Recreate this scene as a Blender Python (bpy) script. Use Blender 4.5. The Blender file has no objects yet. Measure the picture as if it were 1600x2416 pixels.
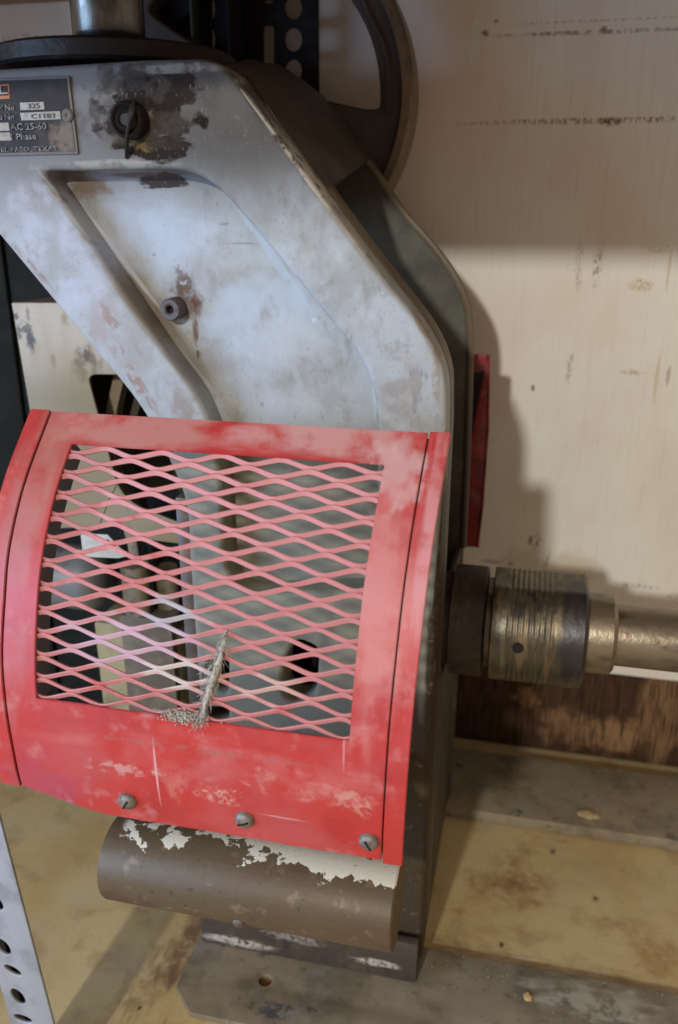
import bpy, bmesh, math, random
from math import sin, cos, tan, pi, radians, sqrt
from mathutils import Vector, Matrix, noise
random.seed(7)
sc = bpy.context.scene
COL = sc.collection

# ------------------------------------------------------------------ camera
F = 2000.0                      # focal length in photo pixels (photo 1600 x 2416)
TH, PI_ = radians(13), radians(20)
CAM = Vector((.12, -.53, .60))
FW = Vector((-sin(TH)*cos(PI_), cos(TH)*cos(PI_), -sin(PI_)))
RT = Vector((cos(TH), sin(TH), 0)); UP = RT.cross(FW)
cd = bpy.data.cameras.new('camera'); cam = bpy.data.objects.new('camera', cd); COL.objects.link(cam)
m = Matrix((RT, UP, -FW)).transposed().to_4x4(); m.translation = CAM; cam.matrix_world = m
cd.sensor_fit = 'VERTICAL'; cd.sensor_height = 24; cd.lens = F/2416*24
cd.clip_start = .02; cd.clip_end = 50
cd.dof.use_dof = True; cd.dof.focus_distance = .53; cd.dof.aperture_fstop = 4.2
sc.camera = cam

# ------------------------------------------------------------------ light
w = bpy.data.worlds.new('World'); sc.world = w; w.use_nodes = True
bg = w.node_tree.nodes['Background']; bg.inputs[0].default_value = (1, .79, .64, 1); bg.inputs[1].default_value = .53
sc.view_settings.view_transform = 'Standard'; sc.view_settings.look = 'None'
sc.view_settings.exposure = 0; sc.view_settings.gamma = 1
def lamp(name, loc, target, size, power, color, shape='DISK'):
    l = bpy.data.lights.new(name, 'AREA'); l.shape = shape; l.size = size; l.energy = power; l.color = color
    o = bpy.data.objects.new(name, l); COL.objects.link(o); o.location = loc
    o.rotation_euler = (Vector(target)-Vector(loc)).to_track_quat('-Z', 'Y').to_euler(); return o
KT = Vector((.05, .1, .42))
lamp('key_lamp', KT + Vector((-.15, -1, .38)).normalized()*6, KT, .28, 178, (1, .985, .93))
wl = lamp('window_light', (-1.0, -.75, .46), (.0, -.02, .40), .7, 3.3, (.36, .60, 1.0), 'SQUARE'); wl.data.spread = radians(70)

# ------------------------------------------------------------------ measuring: photo pixel -> point on a real plane
def ray(x, y): return FW + RT*((x-800)/F) - UP*((y-1208)/F)
def onY(x, y, Y): d = ray(x, y); return CAM + d*((Y-CAM.y)/d.y)
def onX(x, y, X): d = ray(x, y); return CAM + d*((X-CAM.x)/d.x)
def onZ(x, y, Z): d = ray(x, y); return CAM + d*((Z-CAM.z)/d.z)

# ------------------------------------------------------------------ materials
class M:
    def __init__(s, name, base, rough=.6, metal=0, bump=.15, bscale=400, spec=.5, stretch=(1, 1, 1)):
        s.m = bpy.data.materials.new(name); s.m.use_nodes = True; s.nt = s.m.node_tree; s.n = s.nt.nodes; s.l = s.nt.links
        s.b = s.n['Principled BSDF']; s.b.inputs['Metallic'].default_value = metal
        s.b.inputs['Specular IOR Level'].default_value = spec
        s.tc = s.n.new('ShaderNodeTexCoord').outputs['Object']
        rgb = s.n.new('ShaderNodeRGB'); rgb.outputs[0].default_value = (*base, 1); s.col = rgb.outputs[0]
        s.r = s.val(rough); s.h = s.noise(bscale, stretch, 4, .6)
        s.bumpk = bump; s.k = 0
    def val(s, v):
        n = s.n.new('ShaderNodeValue'); n.outputs[0].default_value = v; return n.outputs[0]
    def math(s, op, a, b=None, clamp=False):
        n = s.n.new('ShaderNodeMath'); n.operation = op; n.use_clamp = clamp
        for i, v in enumerate((a, b)):
            if v is None: continue
            if isinstance(v, (int, float)): n.inputs[i].default_value = v
            else: s.l.new(v, n.inputs[i])
        return n.outputs[0]
    def mapv(s, scale=(1, 1, 1), loc=(0, 0, 0), rot=(0, 0, 0), tex=False):
        n = s.n.new('ShaderNodeMapping'); n.vector_type = 'TEXTURE' if tex else 'POINT'
        n.inputs['Location'].default_value = loc; n.inputs['Rotation'].default_value = rot; n.inputs['Scale'].default_value = scale
        s.l.new(s.tc, n.inputs['Vector']); return n.outputs[0]
    def noise(s, scale, stretch=(1, 1, 1), detail=4, rough=.55, off=None, out=0):
        o = off if off is not None else (random.random()*9, random.random()*9, random.random()*9)
        v = s.mapv(stretch, o); n = s.n.new('ShaderNodeTexNoise'); n.inputs['Scale'].default_value = scale
        n.inputs['Detail'].default_value = detail; n.inputs['Roughness'].default_value = rough
        s.l.new(v, n.inputs['Vector']); return n.outputs[out]
    def ramp(s, v, lo, hi, a=0, b=1):
        n = s.n.new('ShaderNodeMapRange'); n.interpolation_type = 'SMOOTHSTEP'
        n.inputs[1].default_value = lo; n.inputs[2].default_value = hi; n.inputs[3].default_value = a; n.inputs[4].default_value = b
        s.l.new(v, n.inputs[0]); return n.outputs[0]
    def mix(s, mask, color, rough=None, height=None):
        n = s.n.new('ShaderNodeMix'); n.data_type = 'RGBA'; s.l.new(mask, n.inputs[0]); s.l.new(s.col, n.inputs[6])
        n.inputs[7].default_value = (*color, 1); s.col = n.outputs[2]
        if rough is not None:
            q = s.n.new('ShaderNodeMix'); s.l.new(mask, q.inputs[0]); s.l.new(s.r, q.inputs[2]); q.inputs[3].default_value = rough; s.r = q.outputs[0]
        if height is not None: s.h = s.math('ADD', s.h, s.math('MULTIPLY', mask, height))
        return s
    def cloud(s, color, scale, lo, hi, k=1, stretch=(1, 1, 1), rough=None, detail=5, height=None, nr=.6):
        return s.mix(s.math('MULTIPLY', s.ramp(s.noise(scale, stretch, detail, nr), lo, hi), k), color, rough, height)
    def blob(s, c, r, color, k=1, dis=.5, dscale=2.0, lo=1.05, hi=.45, rot=0, brk=None, rough=None, height=None, bst=(1, 1, 1)):
        v = s.mapv(tuple(1.7*a for a in r), tuple(c), (0, rot, 0), True)
        a = s.n.new('ShaderNodeMapping'); s.l.new(v, a.inputs['Vector']); a.inputs['Location'].default_value = (random.random()*50,)*3
        n = s.n.new('ShaderNodeTexNoise'); n.inputs['Scale'].default_value = dscale*1.7; n.inputs['Detail'].default_value = 3
        s.l.new(a.outputs[0], n.inputs['Vector'])
        g = s.n.new('ShaderNodeTexGradient'); g.gradient_type = 'SPHERICAL'; s.l.new(v, g.inputs[0])
        dd = s.math('ADD', s.math('MULTIPLY', s.math('SUBTRACT', 1.0, g.outputs['Fac']), 1.7), s.math('MULTIPLY', s.math('SUBTRACT', n.outputs[0], .5), dis*3.2))
        mk = s.math('MULTIPLY', s.ramp(dd, lo, hi, 0, 1) if lo < hi else s.ramp(dd, hi, lo, 1, 0), k)
        if brk: mk = s.math('MULTIPLY', mk, s.ramp(s.noise(brk[0], bst, 5, .65), brk[1], brk[2]))
        return s.mix(mk, color, rough, height)
    def grad(s, axis, a, b, color, k=1, brk=None, rough=None):
        sp = s.n.new('ShaderNodeSeparateXYZ'); s.l.new(s.tc, sp.inputs[0])
        mk = s.math('MULTIPLY', s.ramp(sp.outputs[axis], a, b) if a < b else s.ramp(sp.outputs[axis], b, a, 1, 0), k)
        if brk: mk = s.math('MULTIPLY', mk, s.ramp(s.noise(brk[0], brk[3] if len(brk) > 3 else (1, 1, 1), 5, .65), brk[1], brk[2]))
        return s.mix(mk, color, rough)
    def edge(s, color, k=1, lo=.52, hi=.6, rough=None, brk=None):      # worn arrises
        g = s.n.new('ShaderNodeNewGeometry'); mk = s.math('MULTIPLY', s.ramp(g.outputs['Pointiness'], lo, hi), k)
        if brk: mk = s.math('MULTIPLY', mk, s.ramp(s.noise(brk[0]), brk[1], brk[2]))
        return s.mix(mk, color, rough)
    def done(s):
        s.l.new(s.col, s.b.inputs['Base Color']); s.l.new(s.r, s.b.inputs['Roughness'])
        bp = s.n.new('ShaderNodeBump'); bp.inputs['Strength'].default_value = s.bumpk; bp.inputs['Distance'].default_value = .0012
        s.l.new(s.h, bp.inputs['Height']); s.l.new(bp.outputs[0], s.b.inputs['Normal']); return s.m
def P(px, py, rx, ry, Y=0):       # spot (stain, or light painted in) measured on a plane of constant Y: centre, radii
    c = onY(px, py, Y); ex = (onY(px+rx, py, Y)-c).length; ez = (onY(px, py+ry, Y)-c).length
    return dict(c=c, r=(ex, .05, ez))
def PZ(px, py, rx, ry, Z=0):
    c = onZ(px, py, Z); return dict(c=c, r=((onZ(px+rx, py, Z)-c).length, (onZ(px, py+ry, Z)-c).length, .05))

# ------------------------------------------------------------------ objects
def thing(name, label, cat, loc, group=None):
    o = bpy.data.objects.new(name, None); COL.objects.link(o); o.location = loc; o.empty_display_size = .05
    o['label'] = label; o['category'] = cat
    if group: o['group'] = group
    return o
def tag(o, label, cat, group=None):
    o['label'] = label; o['category'] = cat
    if group: o['group'] = group
    return o
def rootloc(p):
    v = Vector()
    while p: v += p.location; p = p.parent
    return v
def link(name, me, mat, parent=None, label=None, kind=None, smooth=True):
    if smooth and len(me.polygons):
        me.polygons.foreach_set('use_smooth', [True]*len(me.polygons))
        try: me.set_sharp_from_angle(angle=radians(38))
        except Exception: pass
    me.name = name; o = bpy.data.objects.new(name, me); COL.objects.link(o)
    if mat: me.materials.clear(); me.materials.append(mat)
    if parent: o.parent = parent; o.location = -rootloc(parent)
    if label: o['label'] = label
    if kind: o['kind'] = kind
    return o
def tomesh(bm):
    me = bpy.data.meshes.new('mesh'); bmesh.ops.recalc_face_normals(bm, faces=bm.faces); bm.to_mesh(me); bm.free(); return me
def join(*mes):
    bm = bmesh.new()
    for me in mes:
        bm.from_mesh(me); bpy.data.meshes.remove(me)
    me = bpy.data.meshes.new('mesh'); bm.to_mesh(me); bm.free(); return me
def rounded(pts, n=7):            # [(x, y, radius)] -> polygon with rounded corners
    out = []; N = len(pts)
    for i, p in enumerate(pts):
        r = p[2] if len(p) > 2 else 0; q = Vector(p[:2])
        if r <= 0: out.append(q); continue
        a = Vector(pts[i-1][:2])-q; b = Vector(pts[(i+1) % N][:2])-q
        ra = min(r, a.length*.49); rb = min(r, b.length*.49)
        A = q+a.normalized()*ra; B = q+b.normalized()*rb
        for k in range(n+1):
            t = k/n; out.append(A*(1-t)**2+q*2*t*(1-t)+B*t*t)
    return out
def chaikin(pts, it=2, closed=False):
    pts = [Vector(p) for p in pts]
    for _ in range(it):
        o = [] if closed else [pts[0]]
        for i in range(len(pts) - (0 if closed else 1)):
            a, b = pts[i], pts[(i+1) % len(pts)]; o += [a*.75+b*.25, a*.25+b*.75]
        if not closed: o.append(pts[-1])
        pts = o
    return pts
def flat(loops, y0, y1, bevel=.001, res=2):
    """solid plate in the X-Z plane, loops = [outline, hole, ...] as (X, Z), between Y = y0 (front) and y1"""
    cu = bpy.data.curves.new('c', 'CURVE'); cu.dimensions = '2D'; cu.fill_mode = 'BOTH'
    d = (y1-y0)/2; bevel = min(bevel, d*.95)
    cu.extrude = d-bevel; cu.bevel_depth = bevel; cu.bevel_resolution = res; cu.offset = -bevel
    for lp in loops:
        s = cu.splines.new('POLY'); s.points.add(len(lp)-1); s.use_cyclic_u = True
        for p, q in zip(s.points, lp): p.co = (q[0], q[1], 0, 1)
    ob = bpy.data.objects.new('c', cu); COL.objects.link(ob); dg = bpy.context.evaluated_depsgraph_get()
    me = bpy.data.meshes.new_from_object(ob.evaluated_get(dg)); bpy.data.objects.remove(ob); bpy.data.curves.remove(cu)
    ym = (y0+y1)/2
    me.transform(Matrix(((1, 0, 0, 0), (0, 0, -1, ym), (0, 1, 0, 0), (0, 0, 0, 1))))
    bm = bmesh.new(); bm.from_mesh(me); bmesh.ops.remove_doubles(bm, verts=bm.verts, dist=1e-6); bpy.data.meshes.remove(me)
    return tomesh(bm)
def px2(loop, Y, r=True):          # photo outline -> (X, Z) on the plane Y
    pts = rounded(loop) if r else [Vector(p[:2]) for p in loop]
    return [(onY(p[0], p[1], Y).x, onY(p[0], p[1], Y).z) for p in pts]
def box(x0, x1, y0, y1, z0, z1, bevel=.001, seg=2):
    bm = bmesh.new(); bmesh.ops.create_cube(bm, size=1)
    for v in bm.verts: v.co = Vector((x0+(v.co.x+.5)*(x1-x0), y0+(v.co.y+.5)*(y1-y0), z0+(v.co.z+.5)*(z1-z0)))
    if bevel: bmesh.ops.bevel(bm, geom=bm.edges[:], offset=bevel, segments=seg, affect='EDGES', profile=.5)
    return tomesh(bm)
def lathe(prof, origin, axis='X', n=48, shape=None):
    """prof = [(along, radius)], closed solid about an axis through origin"""
    bm = bmesh.new(); rings = []
    for a, r in prof:
        ring = []
        for i in range(n):
            t = 2*pi*i/n; k = r*(shape(t) if shape else 1); c, s = k*cos(t), k*sin(t)
            co = {'X': (a, c, s), 'Y': (c, a, s), 'Z': (c, s, a)}[axis]
            ring.append(bm.verts.new(Vector(co)+Vector(origin)))
        rings.append(ring)
    for A, B in zip(rings, rings[1:]):
        for i in range(n): bm.faces.new((A[i], A[(i+1) % n], B[(i+1) % n], B[i]))
    bm.faces.new(rings[0]); bm.faces.new(rings[-1]); return tomesh(bm)
def sweep(path, w, t, up=Vector((0, 1, 0))):     # flat strap along a path; w across 'up', t thickness
    bm = bmesh.new(); prev = None; path = [Vector(p) for p in path]
    for i, p in enumerate(path):
        d = (path[min(i+1, len(path)-1)]-path[max(i-1, 0)]).normalized(); n = d.cross(up).normalized(); u = n.cross(d).normalized()
        r = [bm.verts.new(p+u*a*w/2+n*b*t/2) for a, b in ((-1, -1), (1, -1), (1, 1), (-1, 1))]
        if prev:
            for k in range(4): bm.faces.new((prev[k], prev[(k+1) % 4], r[(k+1) % 4], r[k]))
        else: bm.faces.new(r)
        prev = r
    bm.faces.new(prev); return tomesh(bm)
def wire(path, r, n=6):
    bm = bmesh.new(); prev = None; path = [Vector(p) for p in path]
    for i, p in enumerate(path):
        d = (path[min(i+1, len(path)-1)]-path[max(i-1, 0)]).normalized()
        a = d.orthogonal().normalized(); b = d.cross(a); rr = r[i] if isinstance(r, (list, tuple)) else r
        ring = [bm.verts.new(p+(a*cos(2*pi*k/n)+b*sin(2*pi*k/n))*rr) for k in range(n)]
        if prev:
            a0 = min(range(n), key=lambda s: (prev[0].co-ring[s].co).length); ring = ring[a0:]+ring[:a0]
            for k in range(n): bm.faces.new((prev[k], prev[(k+1) % n], ring[(k+1) % n], ring[k]))
        else: bm.faces.new(ring)
        prev = ring
    bm.faces.new(prev); return tomesh(bm)

WALL_Y = .335
# ------------------------------------------------------------------ setting
mw = M('white_painted_plywood', (.79, .77, .69), .55, bump=.10, bscale=90, stretch=(6, 1, .35))
mw.cloud((.70, .62, .54), 14, .40, .70, .6, (1, 1, .5)).cloud((.58, .47, .38), 130, .50, .74, .35, (4, 1, .12)).cloud((.82, .80, .74), 300, .55, .7, .3, (5, 1, .12))
mw.cloud((.74, .62, .54), 3.5, .45, .65, .7).cloud((.40, .31, .23), 420, .69, .76, .7, (1, 1, .5))
for (px, py, rx, ry, c, k, b) in (
        (1400, 76, 270, 5, (.20, .13, .09), .75, (300, .42, .6)), (1420, 48, 260, 3, (.28, .2, .14), .6, (300, .45, .6)),
        (1390, 285, 300, 7, (.22, .13, .07), .85, (420, .46, .58)), (1440, 287, 26, 9, (.16, .06, .02), 1, (500, .40, .5)),
        (1145, 78, 9, 9, (.12, .07, .05), .8, None), (1171, 50, 7, 6, (.2, .12, .08), .6, None), (1425, 68, 8, 7, (.14, .08, .06), .7, None),
        (1120, 108, 14, 58, (.74, .76, .74), .9, None), (1212, 105, 9, 30, (.72, .74, .72), .55, None), (1046, 110, 3, 32, (.74, .72, .68), .5, None),
        (1410, 630, 9, 42, (.13, .12, .12), .8, (500, .45, .6)), (1366, 600, 8, 44, (.25, .2, .15), .6, (600, .48, .62)), (1366, 655, 9, 24, (.22, .17, .12), .7, (600, .46, .6)),
        (1512, 673, 30, 13, (.42, .27, .10), .8, (700, .44, .58)), (1560, 588, 30, 9, (.42, .3, .15), .6, (700, .46, .6)), (1578, 640, 4, 60, (.5, .36, .16), .5, None), (1548, 900, 4, 70, (.5, .37, .18), .45, None),
        (1343, 868, 9, 34, (.22, .17, .10), .7, (600, .45, .6)), (1258, 915, 5, 8, (.1, .09, .07), .9, None), (1262, 1278, 18, 16, (.10, .07, .04), .85, (260, .46, .6)),
        (1286, 1320, 10, 26, (.12, .08, .05), .7, (500, .45, .6)), (1300, 1358, 34, 12, (.22, .11, .03), .9, (300, .35, .5)), (1350, 1335, 70, 34, (.5, .40, .26), .5, None),
        (1510, 1384, 46, 6, (.18, .14, .1), .7, (500, .46, .58)), (1590, 1405, 20, 8, (.2, .16, .1), .6, (500, .46, .58)), (1160, 1325, 26, 5, (.25, .2, .15), .6, None),
        (1205, 1330, 8, 6, (.2, .15, .1), .7, None), (1490, 878, 28, 6, (.36, .30, .16), .7, (400, .42, .55)), (1577, 885, 6, 26, (.3, .25, .14), .6, None),
        (50, 60, 200, 120, (.42, .34, .28), .75, None), (60, 95, 90, 14, (.30, .13, .07), .6, (260, .42, .6)), (1230, 1330, 60, 40, (.45, .36, .26), .4, None)):  # broad upper-left patch: grime, with the dimness there painted in
    e = 1.3 if b else 1.1
    q = P(px, py, rx*e, ry*e, WALL_Y); mw.blob(k=k, color=c, dis=.35, dscale=1.6, brk=b, bst=(1, 1, .4), **q)
mw.cloud((.16, .11, .08), 120, .74, .79, .8, (1.6, 1, .6))
MW = mw.done()
mwood = M('rough_brown_wood', (.060, .030, .015), .8, bump=.9, bscale=70, stretch=(9, 1, .6), spec=.2)
mwood.cloud((.028, .014, .008), 50, .4, .6, .9, (6, 1, .4)).cloud((.11, .055, .025), 90, .52, .7, .8, (8, 1, .5))
for (px, py, rx, ry, k) in ((1245, 1655, 30, 26, .7), (1330, 1720, 60, 44, .6), (1450, 1745, 70, 42, .8), (1560, 1690, 60, 120, .6)):
    mwood.blob(k=k, color=(.30, .17, .085), dis=.5, brk=(60, .40, .54), bst=(9, 1, .5), **P(px, py, rx*1.3, ry*1.3, .33))
MWOOD = mwood.done()
mt = M('bench_plywood', (.60, .475, .235), .6, bump=.12, bscale=120)
mt.cloud((.50, .355, .15), 9, .40, .66, .85).cloud((.36, .25, .11), 30, .50, .70, .6).cloud((.42, .34, .2), 320, .55, .7, .6).cloud((.54, .47, .31), 16, .5, .7, .6).cloud((.36, .17, .06), 22, .58, .76, .7).cloud((.60, .53, .36), 240, .6, .75, .5).cloud((.06, .05, .04), 150, .72, .77, .8)
for (px, py, rx, ry, c, k) in ((1200, 2080, 120, 90, (.22, .09, .03), .6), (1300, 1985, 90, 24, (.34, .16, .05), .7), (1550, 2260, 90, 60, (.36, .19, .06), .7), (1215, 2085, 60, 40, (.19, .07, .03), .5),
        (1480, 2200, 120, 40, (.34, .19, .08), .5), (430, 2240, 70, 190, (.17, .09, .045), .9), (1100, 2230, 130, 30, (.2, .12, .06), .6), (1350, 1950, 320, 26, (.2, .11, .04), .6), (1400, 2300, 260, 26, (.24, .15, .06), .6), (330, 2330, 50, 150, (.18, .10, .05), .6), (300, 2050, 40, 60, (.37, .24, .08), .5),  # the two long brown streaks at left paint in a cast shadow
        (1400, 2060, 150, 60, (.40, .33, .20), .4), (1304, 2009, 9, 9, (.03, .025, .02), .9), (1405, 2120, 10, 9, (.04, .03, .02), .9), (1183, 2230, 11, 11, (.04, .03, .02), .9), (330, 2378, 7, 8, (.03, .03, .02), .9)):
    mt.blob(k=k, color=c, dis=.6, dscale=3, hi=.1, brk=((45, .32, .58) if max(c) > .06 else None), **PZ(px, py, rx, ry, 0))
MT = mt.done()
# wall panel, board under it, bench top, added light-blocking shelf overhead
zb = onY(1500, 1597, WALL_Y).z
link('wall', box(-1.6, 1.6, WALL_Y, WALL_Y+.02, zb, 1.5, .0015), MW, kind='structure')
link('tabletop', box(-1.6, 1.6, -.45, WALL_Y+.03, -.03, 0, .001), MT, kind='structure')
bd = link('wall_board', box(-1.6, 1.6, WALL_Y+.002, WALL_Y+.021, .001, zb-.001, .001), MWOOD); bd['kind'] = 'structure'
msh = M('light_blocker_wood', (.30, .2, .12), .7).done()
link('light_block_shelf', join(box(-1.2, 1.2, -.17, WALL_Y-.002, .785, .805, .001), box(-1.2, 1.2, -.17, -.15, .724, .7848, .001)), msh, kind='structure')  # unseen board and fascia, added to cut the key light on the wall

# ------------------------------------------------------------------ machine materials
mc = M('old_grey_enamel', (.40, .425, .43), .52, bump=.25, bscale=260, spec=.12)
mc.cloud((.29, .285, .265), 22, .40, .66, .8).cloud((.24, .215, .18), 60, .52, .72, .65, (1, 1, .5)).cloud((.46, .48, .50), 45, .54, .72, .6, (1, 1, .6)).cloud((.24, .21, .18), 380, .66, .76, .6)
mc.grad(2, .566, .640, (.060, .050, .038), .80)  # these top gradients paint in shade along with oil grime
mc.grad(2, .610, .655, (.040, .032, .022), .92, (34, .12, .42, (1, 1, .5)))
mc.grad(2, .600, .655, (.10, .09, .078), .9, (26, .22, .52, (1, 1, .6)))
mc.grad(2, .478, .43, (.21, .197, .135), .9, (30, .1, .4))  # olive grime tone behind the guard, with the guard's shade put in
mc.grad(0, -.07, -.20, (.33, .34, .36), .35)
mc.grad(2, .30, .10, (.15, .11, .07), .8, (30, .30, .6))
for (px, py, rx, ry, c, k, b, d) in (
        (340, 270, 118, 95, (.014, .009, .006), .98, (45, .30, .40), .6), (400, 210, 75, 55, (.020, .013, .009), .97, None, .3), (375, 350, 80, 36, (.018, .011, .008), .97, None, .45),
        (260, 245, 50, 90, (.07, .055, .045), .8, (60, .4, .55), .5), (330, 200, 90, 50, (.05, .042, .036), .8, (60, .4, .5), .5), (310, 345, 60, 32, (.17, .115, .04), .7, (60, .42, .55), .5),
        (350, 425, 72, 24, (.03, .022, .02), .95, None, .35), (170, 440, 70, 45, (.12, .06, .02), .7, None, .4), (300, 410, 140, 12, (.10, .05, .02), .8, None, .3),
        (650, 490, 62, 45, (.26, .25, .24), .7, (300, .48, .6), .3), (500, 530, 18, 6, (.2, .19, .18), .8, None, .5), (545, 578, 50, 4, (.17, .17, .17), .7, None, .35),
        (985, 910, 22, 60, (.22, .23, .25), .75, None, .7), (930, 830, 50, 28, (.26, .26, .27), .6, (120, .42, .56), .7), (905, 680, 30, 26, (.27, .25, .24), .5, None, .7), (960, 880, 60, 80, (.38, .33, .28), .5, (60, .42, .58), .6),
        (400, 676, 34, 52, (.11, .066, .04), .95, (160, .34, .46), .45), (434, 728, 24, 44, (.12, .040, .014), .97, None, .35), (432, 790, 10, 42, (.15, .07, .035), .9, None, .3), (404, 730, 40, 40, (.10, .06, .04), .8, None, .4),
        (330, 605, 7, 7, (.10, .07, .04), .9, None, .3), (355, 533, 5, 6, (.12, .12, .13), .8, None, .3), (440, 848, 9, 16, (.10, .08, .05), .9, None, .5),
        (530, 800, 26, 8, (.34, .34, .34), .4, None, .4), (720, 765, 6, 9, (.7, .7, .7), .8, None, .3), (735, 760, 5, 7, (.2, .2, .2), .5, None, .3)):
    mc.blob(k=k, color=c, dis=d, brk=b, hi=(.82 if max(c) < .08 else .45), rough=(.75 if max(c) < .031 else None), **P(px, py, rx, ry, 0))
for (px, py, rx, ry, rot) in ((255, 745, 16, 130, 40), (310, 880, 18, 110, 30), (85, 590, 16, 40, 50)):
    mc.blob(k=.75, color=(.26, .15, .115), dis=.55, brk=(90, .44, .58), rot=radians(-rot), **P(px, py, rx, ry, 0))
mc.blob(k=.7, color=(.15, .10, .05), dis=.3, rot=radians(-38), **P(330, 690, 28, 300, .02))
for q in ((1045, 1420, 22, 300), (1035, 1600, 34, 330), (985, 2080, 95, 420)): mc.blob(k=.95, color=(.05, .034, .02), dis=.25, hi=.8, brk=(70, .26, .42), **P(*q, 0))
mc.cloud((.20, .18, .155), 520, .60, .70, .55, (1, 1, .45)).cloud((.52, .53, .53), 480, .66, .76, .2, (1, 1, .5))
for (px, py, rx, ry, rot, c, k, b) in (
        (730, 428, 7, 300, 39, (.58, .55, .48), .85, (90, .38, .52)), (762, 425, 9, 300, 39, (.22, .14, .07), .7, (60, .40, .55)), (990, 760, 12, 120, 30, (.24, .16, .09), .6, (80, .42, .56)), (1030, 900, 12, 110, 4, (.26, .19, .12), .6, (80, .42, .56)),
        (560, 178, 12, 46, 52, (.55, .52, .46), .8, (90, .4, .55)), (240, 600, 10, 240, 38, (.56, .57, .58), .7, (60, .36, .5)), (640, 640, 16, 260, 36, (.40, .46, .52), .75, (50, .36, .5)), (872, 940, 10, 90, 0, (.5, .56, .62), .7, (50, .36, .5)),  # bluish streaks are highlights painted on the pocket's rounded edge
        (60, 610, 9, 120, 42, (.22, .13, .09), .6, (90, .42, .56)), (300, 300, 220, 60, 0, (.08, .065, .05), .6, (40, .40, .56)), (430, 160, 140, 16, 0, (.36, .34, .30), .5, (60, .4, .55)), (250, 390, 220, 16, 0, (.40, .38, .33), .5, (60, .4, .55)),
        (320, 560, 190, 130, 0, (.42, .47, .55), .7, (20, .34, .54)), (600, 760, 220, 160, 0, (.45, .51, .57), .7, (20, .36, .56)), (150, 620, 120, 150, 40, (.44, .47, .55), .7, (24, .36, .56)), (270, 800, 60, 130, 38, (.34, .27, .25), .6, (50, .42, .58)), (660, 820, 140, 90, 0, (.46, .48, .49), .6, (30, .40, .58)), (480, 560, 90, 60, 0, (.45, .49, .55), .5, (30, .4, .56)), (740, 560, 120, 130, 0, (.30, .27, .23), .5, (30, .42, .58)), (940, 940, 60, 50, 0, (.27, .24, .21), .6, (60, .42, .56)),  # bluish patches put window light into the enamel colour
        (70, 470, 70, 60, 30, (.46, .47, .53), .5, (30, .4, .56)), (430, 960, 34, 60, 30, (.26, .2, .16), .6, (60, .4, .56)), (820, 640, 100, 14, 35, (.25, .22, .19), .5, (120, .45, .58))):
    mc.blob(k=k, color=c, dis=.3, brk=b, rot=radians(-rot), **P(px, py, rx, ry, 0))
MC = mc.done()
ml = M('grimy_casting_edge', (.14, .105, .065), .5, bump=.3, bscale=200)
ml.cloud((.19, .15, .10), 30, .45, .7, .7).cloud((.06, .042, .03), 25, .5, .7, .6)
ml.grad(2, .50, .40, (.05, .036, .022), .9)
ML = ml.done()
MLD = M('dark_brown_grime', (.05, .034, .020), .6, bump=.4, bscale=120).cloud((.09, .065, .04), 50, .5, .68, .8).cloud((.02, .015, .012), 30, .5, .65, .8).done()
mrp = M('dusty_green_grey_casting', (.085, .085, .062), .65, bump=.5, bscale=150)
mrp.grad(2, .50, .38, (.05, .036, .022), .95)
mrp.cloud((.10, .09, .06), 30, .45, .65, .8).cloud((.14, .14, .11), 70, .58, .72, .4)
mrp.cloud((.045, .04, .026), 26, .45, .65, .8).grad(2, .575, .625, (.035, .028, .018), .85)  # last gradient paints the slot's shading at its top end
MRP = mrp.done()
mdk = M('black_oily_steel', (.022, .018, .016), .5, .6, .3, 200); mdk.cloud((.05, .042, .036), 60, .5, .7, .8, rough=.55); MDK = mdk.done()
mst = M('oiled_steel', (.16, .15, .135), .26, .9, .15, 200, stretch=(1, 1, .2)); mst.cloud((.05, .045, .035), 40, .42, .68, .85, (1, 1, .5), rough=.45); MST = mst.done()
mir = M('dark_cast_iron', (.065, .050, .040), .6, .0, .35, 300, spec=.3); mir.cloud((.085, .07, .062), 50, .45, .7, .6); MIR = mir.done()
mrs = M('brown_rusty_steel', (.10, .072, .052), .5, .3, .3, 160)
mrs.cloud((.17, .10, .06), 22, .48, .68, .8, (.4, 1, 1)).cloud((.10, .05, .042), 18, .52, .7, .8, (.3, 1, 1)).cloud((.16, .15, .14), 40, .55, .72, .6, (.5, 1, 1)).cloud((.035, .03, .026), 120, .66, .74, .7)
MRS = mrs.done()
mrl = M('greasy_grey_bar', (.25, .205, .135), .6, .1, .35, 120)
mrl.cloud((.15, .12, .08), 16, .42, .62, .85).cloud((.24, .23, .19), 30, .52, .7, .7).cloud((.36, .33, .27), 260, .66, .74, .7).cloud((.045, .045, .05), 60, .62, .7, .8)
mrl.cloud((.32, .26, .17), 24, .46, .66, .6).cloud((.10, .075, .05), 120, .58, .72, .7)
mrl.blob(k=.85, color=(.40, .365, .28), dis=.7, brk=(60, .4, .55), **PZ(1400, 2350, 170, 50, .012)); mrl.blob(k=.9, color=(.055, .055, .065), dis=.7, brk=(80, .4, .5), **PZ(640, 2368, 60, 24, .012))
mrl.blob(k=.6, color=(.30, .25, .17), dis=.5, **PZ(520, 2300, 60, 70, .012))
MRL = mrl.done()
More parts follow.
